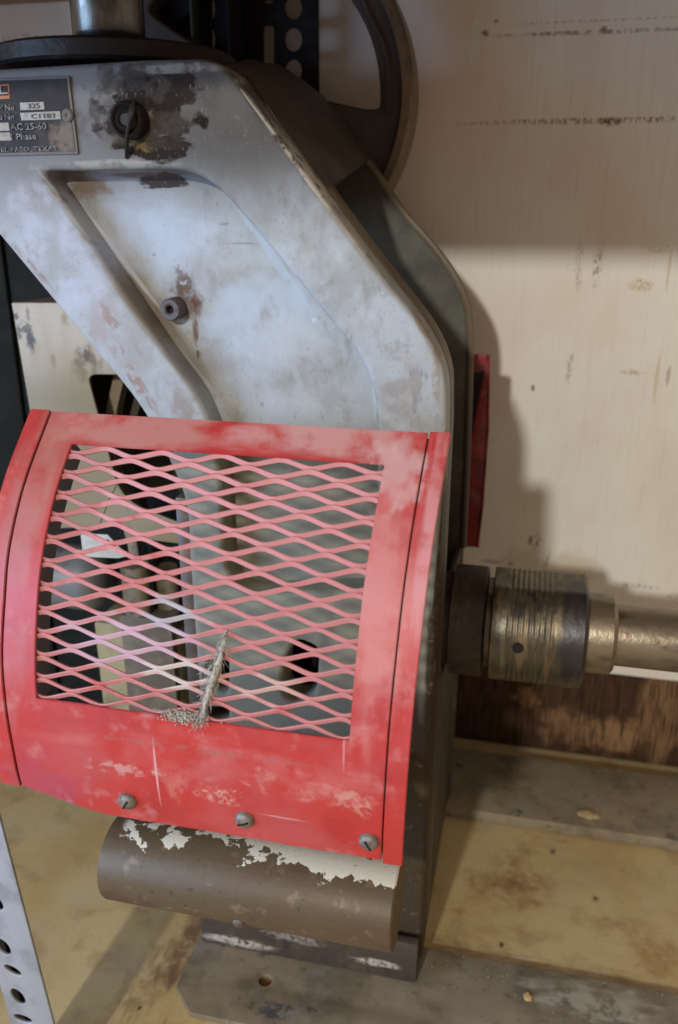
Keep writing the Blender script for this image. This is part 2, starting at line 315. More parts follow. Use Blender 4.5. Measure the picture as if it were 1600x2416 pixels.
# red guard enamel with rubbed-in dust and painted-in window sheen
def red(name, dust_and_sheen):
    r = M(name, (.46, .033, .028), .40, bump=.10, bscale=160, spec=.5)
    r.cloud((.34, .020, .024), 30, .45, .7, .6).cloud((.47, .10, .10), 14, .44, .70, .5).cloud((.56, .22, .2), 60, .54, .74, .5)
    for q in dust_and_sheen: r.blob(**q)
    r.cloud((.55, .30, .26), 420, .70, .78, .6).cloud((.20, .04, .035), 260, .72, .78, .6)
    return r
def D(px, py, rx, ry, c=(.54, .29, .25), k=.8, b=None, d=.5, Y=-.13):
    q = P(px, py, rx, ry, Y); q['r'] = (q['r'][0], .2, q['r'][2]); return dict(color=c, k=k, brk=b, dis=d, rough=.6, **q)
MRED = red('worn_red_enamel', [
    D(300, 1010, 260, 60, (.46, .20, .165), .85, (26, .30, .52), .4, -.09), D(760, 1035, 300, 50, (.54, .27, .24), .9, (26, .32, .55), .4, -.09), D(930, 1110, 70, 70, (.58, .36, .33), .8, None, .6, -.1),
    D(90, 1150, 60, 200, (.40, .17, .13), .7, (26, .3, .6), .4, -.11), D(60, 1400, 60, 260, (.42, .12, .12), .6, (30, .35, .6), .4), D(900, 1400, 80, 330, (.56, .21, .19), .75, (26, .32, .6), .4),
    D(1015, 1280, 40, 280, (.60, .26, .25), .8, (30, .3, .55), .4), D(560, 1798, 50, 26, (.58, .33, .24), .6, (300, .44, .56), .7), D(650, 1760, 40, 34, (.55, .25, .2), .5, (90, .42, .6), .8), D(780, 1790, 130, 36, (.56, .24, .18), .5, (120, .46, .62), .8), D(860, 1810, 40, 34, (.58, .32, .25), .55, (160, .44, .6), .8), D(450, 1760, 30, 60, (.55, .2, .16), .4, (60, .4, .6), .8),
    D(340, 1740, 90, 20, (.56, .34, .30), .6, (160, .45, .58), .5), D(200, 1860, 40, 60, (.52, .34, .42), .6, (100, .44, .6), .6), D(212, 1890, 9, 26, (.66, .56, .62), .8, None, .3), D(350, 1880, 120, 40, (.46, .13, .14), .5, (40, .4, .6), .5),
    D(130, 1790, 170, 130, (.36, .05, .085), .6, (30, .3, .6), .5), D(560, 1720, 500, 60, (.54, .16, .14), .4, (40, .38, .62), .5), D(420, 1745, 3, 90, (.62, .36, .34), .8, None, .2), D(840, 1690, 3, 60, (.6, .3, .28), .6, None, .2), D(700, 1850, 60, 3, (.6, .3, .28), .6, None, .3),  # first patch paints the blue window's magenta sheen into the red
    D(300, 1905, 36, 14, (.14, .05, .04), .6, (160, .4, .55), .5), D(578, 1950, 36, 14, (.14, .05, .04), .6, (160, .4, .55), .5), D(870, 2000, 36, 14, (.14, .05, .04), .6, (160, .4, .55), .5), D(480, 1690, 360, 8, (.3, .12, .1), .5, (120, .42, .58), .3)]).done()
MSCR = red('dust_pink_mesh', [
    D(480, 1400, 900, 700, (.54, .215, .20), .9, (24, .20, .44), .3, -.12), D(420, 1440, 90, 46, (.40, .40, .40), .9, None, .45, -.14), D(330, 1500, 190, 70, (.56, .38, .44), .8, None, .5, -.14),
    D(450, 1560, 120, 40, (.60, .52, .44), .85, None, .6, -.14), D(660, 1590, 110, 40, (.58, .42, .34), .7, None, .6, -.14), D(210, 1190, 90, 140, (.38, .10, .075), .7, None, .5, -.1)]).done()
MINS = M('guard_inside', (.10, .085, .085), .6).done()
mz = M('dusty_zinc_screw', (.22, .20, .165), .55, .4, .4, 300); mz.cloud((.10, .085, .065), 200, .45, .65, .8); MZ = mz.done()
mbr = M('oily_turned_steel', (.12, .105, .075), .36, .8, .25, 200)
mbr.cloud((.26, .20, .11), 60, .46, .66, .8, (3, 1, .35), rough=.5).cloud((.04, .036, .032), 40, .46, .66, .8, (2, 1, .5))
mbr.blob(k=.85, color=(.055, .055, .058), dis=.25, hi=.7, **P(1355, 1480, 42, 140, .07))
MBR = mbr.done()
msf = M('pitted_shaft', (.28, .235, .165), .36, .75, .3, 200); msf.cloud((.11, .085, .055), 34, .46, .64, .8, (.5, 1, 1)).cloud((.16, .07, .03), 60, .60, .7, .8); MSF = msf.done()
mcr = M('cream_enamel', (.39, .325, .235), .5, bump=.10, bscale=200, stretch=(1, 1, .4))
mcr.cloud((.31, .24, .15), 24, .42, .66, .6, (1.5, 1, .5)).cloud((.28, .19, .07), 50, .56, .72, .6, (1.5, 1, .4))
CY = .075
for (px, py, rx, ry, c, k, b) in ((72, 800, 14, 34, (.045, .028, .02), .95, None), (58, 775, 22, 18, (.07, .045, .02), .85, (240, .4, .52)), (38, 746, 8, 10, (.07, .03, .02), .9, None), (66, 742, 5, 22, (.12, .06, .02), .7, None), (45, 788, 8, 16, (.08, .05, .03), .8, None),
        (152, 752, 10, 18, (.20, .12, .02), .6, None), (205, 860, 40, 46, (.10, .06, .015), .85, (60, .3, .5)), (190, 930, 34, 80, (.22, .15, .06), .6, (60, .35, .55)), (204, 838, 9, 22, (.05, .045, .03), .8, None), (126, 850, 8, 20, (.2, .14, .04), .6, None)):
    mcr.blob(k=k, color=c, dis=.5, brk=b, **P(px, py, rx, ry, CY))
mcr.grad(2, .50, .45, (.20, .16, .085), .9, (26, .1, .4))
MCR = mcr.done()

# ------------------------------------------------------------------ the machine
MACH = thing('workshop_machine', 'worn grey cast iron machine with red mesh guard and shaft, standing on bench', 'machine', (0, .08, 0))
# front half of the casting: outline with the sunk triangular pocket and lower slots as real openings
out = [(-260, 175), (60, 158), (330, 140), (520, 136, 60), (612, 262, 40), (872, 618, 120), (1052, 838, 170), (1052, 1030)]
outc = px2(out, 0)
zt = .016
xr = onY(1052, 1030, 0).x-.001; xl = onY(452, 1320, 0).x
outc += [(xr, zt), (xl, zt)] + px2([(446, 1320), (440, 1180, 60), (345, 975, 90), (0, 560), (-260, 245)], 0)
pocket = px2([(96, 402, 26), (470, 396, 90), (585, 520, 90), (872, 870, 80), (892, 985, 60), (884, 1392, 40), (566, 1402, 60), (528, 1330, 60), (520, 1080, 120), (478, 948, 90), (395, 840, 60)], 0)
slot = px2([(668, 1560, 30), (700, 1508, 20), (752, 1530, 20), (745, 1640, 30), (700, 1665, 30), (664, 1640, 30)], 0)
slot2 = px2([(490, 1560, 12), (538, 1560, 12), (538, 1636, 12), (490, 1636, 12)], 0)
slot3 = px2([(480, 1672, 12), (538, 1672, 12), (538, 1704, 12), (480, 1704, 12)], 0)
front = flat([outc, pocket, slot, slot2, slot3], 0, .030, .0042, 4)
web = flat([px2([(60, 380), (520, 380), (640, 520), (905, 850), (925, 1000), (905, 1430), (500, 1430), (500, 1080), (450, 960), (350, 860)], 0, False)], .022, .0295, .0005, 1)
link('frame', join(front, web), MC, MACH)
# deeper flange behind the front face, shoulders and top block up to the rear plate
def offs(loop, k): return loop
fl = px2([(330, 141), (520, 138, 60), (612, 263, 40), (872, 619, 120), (1051, 840, 170), (1051, 1030)], 0)
fl = fl + [(xr-.0004, zt), (xr-.030, zt)]
inn = [(p[0]-.034, p[1]-.030) for p in reversed(fl[:-2])]
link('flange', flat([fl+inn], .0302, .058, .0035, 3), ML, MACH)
# shoulder block: loft from the flange outline to the rear plate outline, ends where the open slot starts
fa = [onY(*p, .0) for p in ((0, 160), (330, 142), (470, 138), (525, 146), (560, 182), (612, 266), (700, 386), (742, 444))]
fa = [Vector((p.x+.0003, .0303, p.z+.0004)) for p in fa]
ba = [onY(*p, .206) for p in ((150, 150), (480, 146), (600, 146), (655, 150), (712, 186), (758, 222), (800, 286), (868, 380))]
bm = bmesh.new()
rowsets = []
for t in (0, .5, 1):
    rowsets.append([bm.verts.new(a.lerp(b, t)) for a, b in zip(fa, ba)])
low = []
for t in (0, .5, 1):
    low.append([bm.verts.new(a.lerp(b, t)+Vector((-.06, 0, -.045))) for a, b in zip(fa, ba)])
n = len(fa)
for i in range(2):
    for j in range(n-1):
        bm.faces.new((rowsets[i][j], rowsets[i][j+1], rowsets[i+1][j+1], rowsets[i+1][j]))
        bm.faces.new((low[i][j], low[i+1][j], low[i+1][j+1], low[i][j+1]))
    for j in (0, n-1):
        bm.faces.new((rowsets[i][j], rowsets[i+1][j], low[i+1][j], low[i][j]))
for i in (0, 2):
    for j in range(n-1): bm.faces.new((rowsets[i][j], low[i][j], low[i][j+1], rowsets[i][j+1]))
bmesh.ops.subdivide_edges(bm, edges=[e for e in bm.edges if False], cuts=1)
link('shoulder_block', tomesh(bm), M('oily_brown_shoulder', (.050, .038, .024), .6, bump=.4, bscale=150).cloud((.085, .066, .042), 30, .45, .7, .7).cloud((.03, .022, .015), 60, .5, .65, .8).done(), MACH)
link('rear_lip', wire([onY(*p, .2065) for p in [tuple(v) for v in chaikin([(868, 382), (905, 432), (948, 499), (1045, 605), (1100, 700), (1110, 780), (1108, 900), (1103, 1060), (1092, 1290)], 2)]], .0033, 8), ML, MACH)
# rear plate
ro = px2([(420, 150), (600, 146), (655, 149, 20), (760, 225, 30), (905, 430, 30), (948, 498, 30), (1045, 604, 60), (1112, 715, 90), (1109, 900), (1103, 1060), (1078, 1600)], .206)
rx = ro[-1][0]
ro += [(rx, zt), (rx-.16, zt)] + px2([(420, 700)], .206)
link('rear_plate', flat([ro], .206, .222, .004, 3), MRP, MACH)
# deep web closing the slot from inside
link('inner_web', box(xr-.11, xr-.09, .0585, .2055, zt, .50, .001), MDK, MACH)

# top: flange disc, neck, ram
c0 = onY(272, 130, .09)
rd = (onY(272, 130, .09)-onY(18, 130, .09)).length
zd0 = onY(272, 150, .02).z+.002
link('flange_disc', lathe([(zd0, rd-.002), (zd0+.002, rd), (zd0+.011, rd), (zd0+.013, rd-.003)], (c0.x, .09, 0), 'Z', 72), MDK, MACH)
cr = onY(240, 60, .06); rr = (onY(240, 60, .06)-onY(162, 60, .06)).length
zr = onY(240, 82, .05).z
xr2 = cr.x
link('ram_neck', lathe([(zd0+.012, rr*.78), (zr-.006, rr*.74), (zr-.004, rr*.82), (zr+.002, rr*.82)], (xr2, .07, 0), 'Z', 48), MDK, MACH)
link('ram', lathe([(zr, rr*.93), (zr+.003, rr), (.783, rr)], (xr2, .07, 0), 'Z', 64), MST, MACH)

# filler plug with an oil drip
pc = onY(313, 285, 0); pr_ = (onY(313, 285, 0)-onY(274, 285, 0)).length
plug = link('filler_plug', lathe([(-.010, pr_*.30), (-.0115, pr_*.42), (-.0095, pr_*.60), (-.0085, pr_*.66), (-.0105, pr_*.80), (-.009, pr_*.95), (-.006, pr_), (-.0005, pr_*1.02), (.001, pr_)], (pc.x, 0, pc.z), 'Y', 40), MDK, MACH)
lv = [onY(318, 236, -.008), onY(312, 262, -.012), onY(304, 296, -.013), onY(299, 330, -.008), onY(299, 372, -.001)]
link('plug_lever', wire(chaikin(lv, 2), [.0013]*4+[.0022]*4+[.0013]*20, 8), MDK, plug)
# grease fitting in the pocket
gc = onY(404, 730, .012); gr = (onY(404, 730, .012)-onY(380, 730, .012)).length
link('grease_fitting', lathe([(.0145, gr*.35), (.010, gr*.36), (.009, gr*.5), (.009, gr*.9), (.0105, gr), (.0225, gr*1.02)], (gc.x, 0, gc.z), 'Y', 32),
     M('grease_fitting_steel', (.10, .085, .085), .6, .2, .2).cloud((.07, .035, .02), 200, .5, .7).done(), MACH)
link('fitting_bore', lathe([(.0141, gr*.33), (.0147, gr*.33)], (gc.x, 0, gc.z), 'Y', 24), M('bore_black', (.01, .009, .008), .8).done(), MACH)

# nameplate with its print
mnp = M('nameplate_black', (.018, .016, .018), .75, 0, .15, 200)
mnp.cloud((.05, .042, .036), 80, .5, .7, .7).blob(k=.8, color=(.19, .15, .11), dis=.5, brk=(120, .36, .5), **P(160, 325, 42, 50, 0)).blob(k=.5, color=(.16, .16, .165), dis=.4, brk=(300, .4, .6), **P(90, 358, 110, 14, 0))
MNP = mnp.done()
mnb = M('nameplate_bare_alloy', (.13, .12, .11), .7, .0, .15, 300).cloud((.12, .1, .085), 200, .5, .66, .8).done()
np_ = px2([(-250, 196), (166, 180, 4), (188, 364, 4), (-250, 374)], 0)
plate_o = link('nameplate', flat([np_], -.0016, -.0001, .0004, 2), mnb, MACH)
link('nameplate_field', flat([px2([(-250, 201), (160, 186), (181, 357), (-250, 367)], 0)], -.0020, -.0014, .0002, 1), MNP, plate_o)
mlt = M('worn_white_print', (.22, .21, .19), .7).cloud((.05, .045, .045), 420, .46, .58, .9).done()
mwp = M('white_boxes', (.34, .32, .29), .7).cloud((.24, .21, .18), 260, .42, .68, .85).done()
mor = M('orange_print', (.36, .13, .045), .5).done()
def bar(a, mat, nm, y=-.0024): link(nm, flat([px2(a, 0)], y, y+.0006, .0001, 1), mat, plate_o)
bar([(52, 243), (108, 241), (110, 259), (53, 261)], mwp, 'print_box'); bar([(52, 267), (146, 263), (149, 282), (56, 285)], mwp, 'print_box')
bar([(-60, 292), (25, 290), (28, 309), (-60, 312)], mwp, 'print_box'); bar([(-60, 315), (28, 313), (31, 332), (-60, 334)], mwp, 'print_box')
bar([(-60, 206), (26, 199), (28, 234), (-60, 238)], mor, 'logo_box', -.0023)
bar([(-60, 209), (23, 203), (25, 226), (-60, 229)], MNP, 'logo_panel', -.0026)
def text(s, a, b, hpx, mat, nm, bold=0, align='LEFT'):
    """flat print on the plate; a = left end, b = right end of the baseline (pixels measured on the plate)"""
    A, B = onY(*a, 0), onY(*b, 0); cu = bpy.data.curves.new('t', 'FONT'); cu.body = s; cu.size = 1; cu.extrude = .02; cu.offset = bold; cu.resolution_u = 2
    ob = bpy.data.objects.new('t', cu); COL.objects.link(ob); dg = bpy.context.evaluated_depsgraph_get()
    me = bpy.data.meshes.new_from_object(ob.evaluated_get(dg)); bpy.data.objects.remove(ob); bpy.data.curves.remove(cu)
    xs = [v.co.x for v in me.vertices]; x0, x1 = min(xs), max(xs); hh = (onY(a[0], a[1]-hpx, 0)-A).length/.72
    ang = math.atan2(B.z-A.z, B.x-A.x); k = (B-A).length/(x1-x0)
    for v in me.vertices:
        X, Z = (v.co.x-x0)*k, v.co.y*hh
        v.co = Vector((A.x+X*cos(ang)-Z*sin(ang), -.0027-(v.co.z+.02)*.008, A.z+X*sin(ang)+Z*cos(ang)))
    return link(nm, me, mat, plate_o, smooth=False)
mdt = M('black_stamped_figures', (.05, .045, .05), .6).done()
text('Model No', (-26, 263), (40, 261), 14, mlt, 'lettering', .006); text('Serial No', (-26, 285), (41, 283), 14, mlt, 'lettering', .006)
text('AC 25-60', (32, 308), (116, 306), 16, mlt, 'lettering', .012); text('1 Phase', (33, 331), (92, 329), 15, mlt, 'lettering', .012)
text('DIVISION EL PASO, TEXAS', (-70, 361), (140, 356), 11, mlt, 'lettering', 0)
text('SL', (-20, 225), (25, 222), 19, mwp, 'lettering', .02); text('325', (72, 257), (100, 256), 12, mdt, 'lettering'); text('C1183', (80, 281), (136, 279), 11, mdt, 'lettering')
rv = onY(164, 273, 0); link('rivet', lathe([(-.0022, .0008), (-.003, .0012), (-.0036, .0026), (-.0030, .0036), (-.0019, .0040)], (rv.x, 0, rv.z), 'Y', 24), mnb, plate_o)

# ------------------------------------------------------------------ the red guard (profile measured along its left seam)
XS = -.163
prof = [onX(x*1.0204, y*1.0204, XS) for x, y in ((118, 950), (60, 1100), (22, 1250), (8, 1400), (5, 1550), (15, 1650), (35, 1760), (48, 1812))]
prof = [Vector((p.y, p.z)) for p in prof]
TAIL = .016
prof.append(prof[-1]+((prof[-1]-prof[-2]).normalized()+Vector((.10, 0))).normalized()*TAIL)
prof = chaikin(prof, 2)
acc = [0]
for a, b in zip(prof, prof[1:]): acc.append(acc[-1]+(b-a).length)
VL = acc[-1]
def S(u, v, off=0):
    v = max(-.01, min(VL+.02, v))
    i = 0
    while i < len(acc)-2 and acc[i+1] < v: i += 1
    a, b = prof[i], prof[i+1]; t = (v-acc[i])/(acc[i+1]-acc[i]); p = a.lerp(b, t)
    def tn(j): return (prof[min(j+1, len(prof)-1)]-prof[max(j-1, 0)]).normalized()
    d = tn(i).lerp(tn(i+1), t).normalized(); nrm = Vector((d.y, -d.x))     # outward
    if nrm.x > 0: nrm = -nrm
    p = p+nrm*off
    return Vector((u-.008*max(0, min(1, v/VL))*max(0, (u-XS)/.22), p.x, p.y))
def uv_of(px, py):
    best = None; d = ray(px, py)
    for i in range(len(prof)-1):
        a, b = prof[i], prof[i+1]; e = b-a
        det = -d.y*e.y+d.z*e.x
        r0, r1 = a.x-CAM.y, a.y-CAM.z
        t = (-r0*e.y+r1*e.x)/det; q = (d.y*r1-d.z*r0)/det
        if -.02 <= q <= 1.02 and t > 0:
            v = acc[i]+q*e.length; X = (CAM+d*t).x; k = .008*min(1, v/VL)/.22
            u = (X-k*XS)/(1-k) if X > XS else X
            if best is None or t < best[0]: best = (t, u, v)
    return best[1:] if best else None
tl, tr, br, bl = uv_of(170, 1042), uv_of(905, 1100), uv_of(825, 1758), uv_of(86, 1640)
U0, U1 = (tl[0]+bl[0])/2, (tr[0]+br[0])/2; V0, V1 = (tl[1]+tr[1])/2, (bl[1]+br[1])/2
us0 = XS; us1 = uv_of(1010, 1035)[0]; ue0 = XS-.0135; ue1 = uv_of(1062, 1032)[0]
def sheet(rects, th, off=0, jag=.0):
    bm = bmesh.new(); cache = {}
    def V(u, v, o):
        k = (round(u, 5), round(v, 5), o)
        if v > V1: v = V1+(v-V1)*(VL-TAIL*.9*max(0, min(1, 1-(u-XS)/.05))-V1)/(VL-V1)
        if k not in cache: cache[k] = bm.verts.new(S(u, v, o)+Vector((0, -.0008*noise.noise(Vector((u*30, v*30, 3))), 0)))
        return cache[k]
    cells = set(); ulist = set(); vlist = set()
    for (a, b, c, d) in rects: ulist |= {a, b}; vlist |= {c, d}
    def fine(s, step):
        s = sorted(s); o = []
        for p, q in zip(s, s[1:]):
            n = max(1, int((q-p)/step+.5)); o += [p+(q-p)*i/n for i in range(n)]
        return o+[s[-1]]
    U = fine(ulist, .012); Vv = fine(vlist, .006)
    inside = lambda u, v: any(a < u < b and c < v < d for a, b, c, d in rects)
    ok = {(i, j) for i in range(len(U)-1) for j in range(len(Vv)-1) if inside((U[i]+U[i+1])/2, (Vv[j]+Vv[j+1])/2)}
    for (i, j) in ok:
        c = [(U[i], Vv[j]), (U[i+1], Vv[j]), (U[i+1], Vv[j+1]), (U[i], Vv[j+1])]
        bm.faces.new([V(*q, off) for q in c]); bm.faces.new([V(*q, off-th) for q in reversed(c)])
        for (di, dj, p, q) in ((0, -1, 0, 1), (1, 0, 1, 2), (0, 1, 2, 3), (-1, 0, 3, 0)):
            if (i+di, j+dj) not in ok: bm.faces.new([V(*c[p], off), V(*c[p], off-th), V(*c[q], off-th), V(*c[q], off)])
    bmesh.ops.recalc_face_normals(bm, faces=bm.faces)
    es = [e for e in bm.edges if e.is_manifold and e.calc_face_angle(0) > 1.2]
    bmesh.ops.bevel(bm, geom=es, offset=.0004, segments=2, affect='EDGES')
    return tomesh(bm)
g = .0005
guard = link('guard', sheet([(us0+g, us1-g, 0, V0), (us0+g, us1-g, V1, VL), (us0+g, U0, V0, V1), (U1, us1-g, V0, V1)], .0016), MRED, MACH)
link('edge_strip', sheet([(ue0, us0-g, -.0005, VL+.001)], .004, .0006), MRED, guard)
link('edge_strip', sheet([(us1+g, ue1, -.0005, VL+.002)], .004, .0006), MRED, guard)
for q in (us0, us1): link('seam_backing', sheet([(q-.004, q+.004, .001, VL-.001)], .001, -.0042), MINS, guard)
# inner return flange on the left
bm = bmesh.new(); pv = None
for k in range(40):
    v = V0-.004+(V1-V0+.008)*k/39
    a = [bm.verts.new(S(U0-.0035+dx, v, -.002-dz)) for dx, dz in ((0, 0), (.002, 0), (.002, .015), (0, .015))]
    if pv:
        for j in range(4): bm.faces.new((pv[j], pv[(j+1) % 4], a[(j+1) % 4], a[j]))
    pv = a
link('return_flange', tomesh(bm), MINS, guard)
# expanded metal screen
nA, nB = uv_of(160, 1067), uv_of(98, 1604)
SW = (nB[1]-nA[1])/10; pch = SW/2; LW = (U1-U0)/5.25; wS = .0029; thS = .0014
ua, ub = U0-.004, U1+.004; vN = nA[1]; uN = U0+.004
bm = bmesh.new(); NS = 150
def tri(x):
    x = x % 1; t = 4*abs(x-.5)-1; t = max(-1, min(1, t*1.15)); return sin(t*pi/2)*.2+t*.8
for k in range(-3, 25):
    pv = None
    for i in range(NS+1):
        u = ua+(ub-ua)*i/NS
        v = vN+(k-.5)*pch+(1 if k % 2 == 0 else -1)*(pch/2-wS*.34)*tri((u-uN)/LW)
        v += .0006*noise.noise(Vector((u*25, v*25, 1.3)))
        if v < V0-.005 or v > V1+.005: pv = None; continue
        dv = 1.0 + .18*noise.noise(Vector((u*90, k*3.1, 0)))
        tilt = .0005; o = -.0022+(.00012 if k % 2 else 0)
        a = [bm.verts.new(S(u, v+dw*wS*dv/2, o+oo)) for dw, oo in ((-1, tilt), (-.6, tilt+.0003), (.6, .0003-tilt), (1, -tilt), (.9, -thS), (-.9, -thS+tilt))]
        if pv:
            for j in range(6): bm.faces.new((pv[j], pv[(j+1) % 6], a[(j+1) % 6], a[j]))
        pv = a
link('mesh_screen', tomesh(bm), MSCR, guard)
# slotted round-head screws
def screw(px, py, ang):
    u, v = uv_of(px, py); p = S(u, v, 0); nrm = (S(u, v, .01)-p).normalized(); R = .0057
    bm = bmesh.new(); rings = []; N = 28
    for h, r in ((-.0005, 1), (.0012, 1), (.0026, .86), (.0036, .62), (.0041, .3), (.0042, .02)):
        rings.append([bm.verts.new((cos(2*pi*i/N)*R*r, sin(2*pi*i/N)*R*r, h)) for i in range(N)])
    for a, b in zip(rings, rings[1:]):
        for i in range(N): bm.faces.new((a[i], a[(i+1) % N], b[(i+1) % N], b[i]))
    bm.faces.new(rings[-1]); bm.faces.new(rings[0][::-1]); me = tomesh(bm)
    T = Matrix.Translation(p) @ nrm.to_track_quat('Z', 'Y').to_matrix().to_4x4() @ Matrix.Rotation(ang, 4, 'Z')
    me.transform(T); s = link('screw', me, MZ, guard)
    b = box(-R*.60, R*.60, -.0006, .0006, .0026, .0043, 0); b.transform(T); link('screw_slot', b, MDK, guard)
screw(302, 1888, radians(60)); screw(578, 1932, radians(25)); screw(871, 1983, radians(-65))

# tube under the guard, its bracket
ty = prof[-1].x+.018
ta, tb = onY(276, 2012, ty), onY(940, 2130, ty)
tz = (ta.z+tb.z)/2-.001; R = .0265
mtb = M('tube_paint_and_rust', (.10, .070, .036), .50, .15, .3, 160, spec=.35)
mtb.cloud((.13, .088, .045), 16, .46, .66, .8, (.4, 1, 1)).cloud((.095, .045, .030), 14, .5, .66, .8, (.3, 1, 1)).cloud((.125, .10, .07), 26, .55, .7, .6, (.5, 1, 1)).cloud((.035, .03, .026), 200, .60, .72, .7).cloud((.26, .19, .11), 90, .58, .72, .5)
mtb.blob(k=.8, color=(.075, .034, .022), dis=.4, brk=(30, .3, .5), **P(300, 2070, 110, 60, -.14)); mtb.blob(k=.6, color=(.10, .05, .026), dis=.5, brk=(40, .35, .55), **P(560, 2120, 260, 40, -.14))
sp = mtb.n.new('ShaderNodeSeparateXYZ'); mtb.l.new(mtb.tc, sp.inputs[0])
hgt = mtb.math('ADD', mtb.math('ADD', sp.outputs[2], mtb.math('MULTIPLY', mtb.noise(48, (1, 1, .8), 5, .6), .024)), mtb.math('MULTIPLY', sp.outputs[0], .028))
msk = mtb.ramp(hgt, tz+.0350, tz+.0356)
msk = mtb.math('MULTIPLY', msk, mtb.ramp(sp.outputs[0], ta.x+.006, ta.x+.012))
msk = mtb.math('MULTIPLY', msk, mtb.ramp(mtb.noise(170, (1, 1, 1), 5, .6), .30, .34))
mtb.mix(msk, (.64, .59, .46), .7, 1.2)
MTB = mtb.done()
tube = link('tube', lathe([(ta.x+.001, R*.80), (ta.x, R*.97), (ta.x+.0015, R), (tb.x-.001, R), (tb.x, R*.97), (tb.x-.0005, R*.80)], (0, ty, tz), 'X', 64), MTB, MACH)
q = onX(565, 2138, 0); link('tube_rivet', lathe([(-.003, .002), (-.002, .0035), (.002, .0036)], (onY(566, 2135, ty-.02).x, ty-.0225, tz-.012), 'Y', 20), MRS, tube)
link('bracket', box(-.05, .045, ty+.012, .0, tz-.012, tz+.012, .002), MRS, MACH)
mft = M('foot_grime', (.060, .044, .032), .65, .1, .35, 160).cloud((.10, .075, .05), 30, .45, .68, .8).cloud((.03, .024, .02), 70, .5, .7, .7)
for q, kk in (((560, 2222, 100, 13), .9), ((890, 2272, 62, 10), .9), ((700, 2215, 90, 12), .4)): mft.blob(k=kk, color=(.50, .455, .40), dis=.4, brk=(220, .38, .52), **P(*q, -.014))
MFT = mft.done()
# column foot: side cheek, angle and the two base bars
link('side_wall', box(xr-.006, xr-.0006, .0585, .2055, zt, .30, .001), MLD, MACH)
fz0 = .0054
fa_ = onY(474, 2165, -.012); fb_ = onY(985, 2262, -.012)
link('foot_angle', join(box(fa_.x, fb_.x, -.014, -.006, fz0, .046, .0015), box(fa_.x+.001, fb_.x-.001, -.0058, .2, fz0, .0158, .001)), MFT, MACH)
def bar_x(x0, x1, y0, y1, ch, hole=None, th=.012):
    """flat bar with clipped left corners, lying on the bench"""
    pts = [(x0+ch, y0), (x1, y0), (x1, y1), (x0+ch*.4, y1), (x0, y1-ch*.6), (x0, y0+ch)]
    loops = [pts]
    if hole: loops.append([(hole[0]+hole[2]*cos(-2*pi*i/24), hole[1]+hole[2]*sin(-2*pi*i/24)) for i in range(24)])
    me = flat(loops, -th/2, th/2, .0008, 2)     # built upright, then laid down
    me.transform(Matrix(((1, 0, 0, 0), (0, 0, 1, 0), (0, -1, 0, th/2+.0002), (0, 0, 0, 1)))); return me
hl = onZ(626, 2313, .005)
l0 = onZ(440, 2275, .005); l1 = onZ(480, 2385, .005); r0 = onZ(1600, 2346, .005)
link('base_bar', bar_x(l0.x, 1.2, l1.y-.004, r0.y, .02, (hl.x, hl.y, .0055), .005), MRL, MACH)
b0 = onZ(1320, 1937, .012); b1 = onZ(1320, 1797, .012)
link('base_bar', bar_x(-.25, 1.2, b0.y-.004, b1.y, .02), MRL, MACH)
link('bore_floor', lathe([(.0006, .0054), (.001, .0054)], (hl.x, hl.y, 0), 'Z', 20), M('rusty_hole', (.22, .10, .02), .8).done(), MACH)

# shaft line on the right
sy = .10
c1 = onY(1110, 1462, sy); c2 = onY(1265, 1478, sy); c3 = onY(1420, 1494, sy); c4 = onY(1560, 1508, sy)
sz = (c1.z+c2.z+c3.z+c4.z)/4
def X(px, py=1480): return onY(px, py, sy-.02).x
def RR(px, y0, y1): return (onY(px, y0, sy).z-onY(px, y1, sy).z)/2
link('shaft_collar', lathe([(X(1020), .02), (X(1020), RR(1110, 1352, 1572)*.9), (X(1062), RR(1110, 1352, 1572)*.9), (X(1064), RR(1110, 1345, 1578)), (X(1140), RR(1110, 1345, 1578)), (X(1143), RR(1110, 1345, 1578)*.96), (X(1143), .02)], (0, sy, sz), 'X', 64), M('brown_oily_collar', (.055, .042, .03), .5, .3, .4, 160).cloud((.11, .08, .045), 70, .5, .7, .7, (2, 1, .4)).cloud((.025, .02, .017), 40, .48, .65, .8).done(), MACH)
rc = RR(1265, 1358, 1598)
def sq(t):           # rounded-square section, one flat towards the front
    c, s_ = abs(cos(t)), abs(sin(t)); return .93/((c**5+s_**5)**(1/5)) if True else 1
prof_c = [(X(1146), .02), (X(1146), rc*.80), (X(1158), rc*.80), (X(1158), rc*.97), (X(1161), rc)]
g0, g1 = X(1195), X(1308)
prof_c.append((g0-.0005, rc))
ng = 9
for i in range(ng):
    a = g0+(g1-g0)*i/ng; d = (g1-g0)/ng
    prof_c += [(a, rc), (a+d*.30, rc*.986), (a+d*.52, rc*.986), (a+d*.8, rc)]
prof_c += [(g1+.001, rc), (X(1376), rc), (X(1384), rc*.95), (X(1386), rc*.7)]
coup = link('coupling', lathe(prof_c, (0, sy, sz), 'X', 72, lambda t: min(1.0, .90/max(.001, abs(sin(t)))) if abs(sin(t)) > .9 else 1.0), MBR, MACH)
hp = onY(1222, 1529, sy-rc); link('set_screw_hole', lathe([(-.001, .0042), (.004, .0042)], (hp.x, sy-sqrt(max(0, rc**2-(hp.z-sz)**2)), hp.z), 'Y', 24), MDK, coup)
r3 = RR(1420, 1412, 1584)
link('reducer', lathe([(X(1384), .02), (X(1384), r3), (X(1448), r3), (X(1458), r3*.9), (X(1460), r3*.5)], (0, sy, sz), 'X', 56), MSF, MACH)
r4 = RR(1540, 1440, 1572)
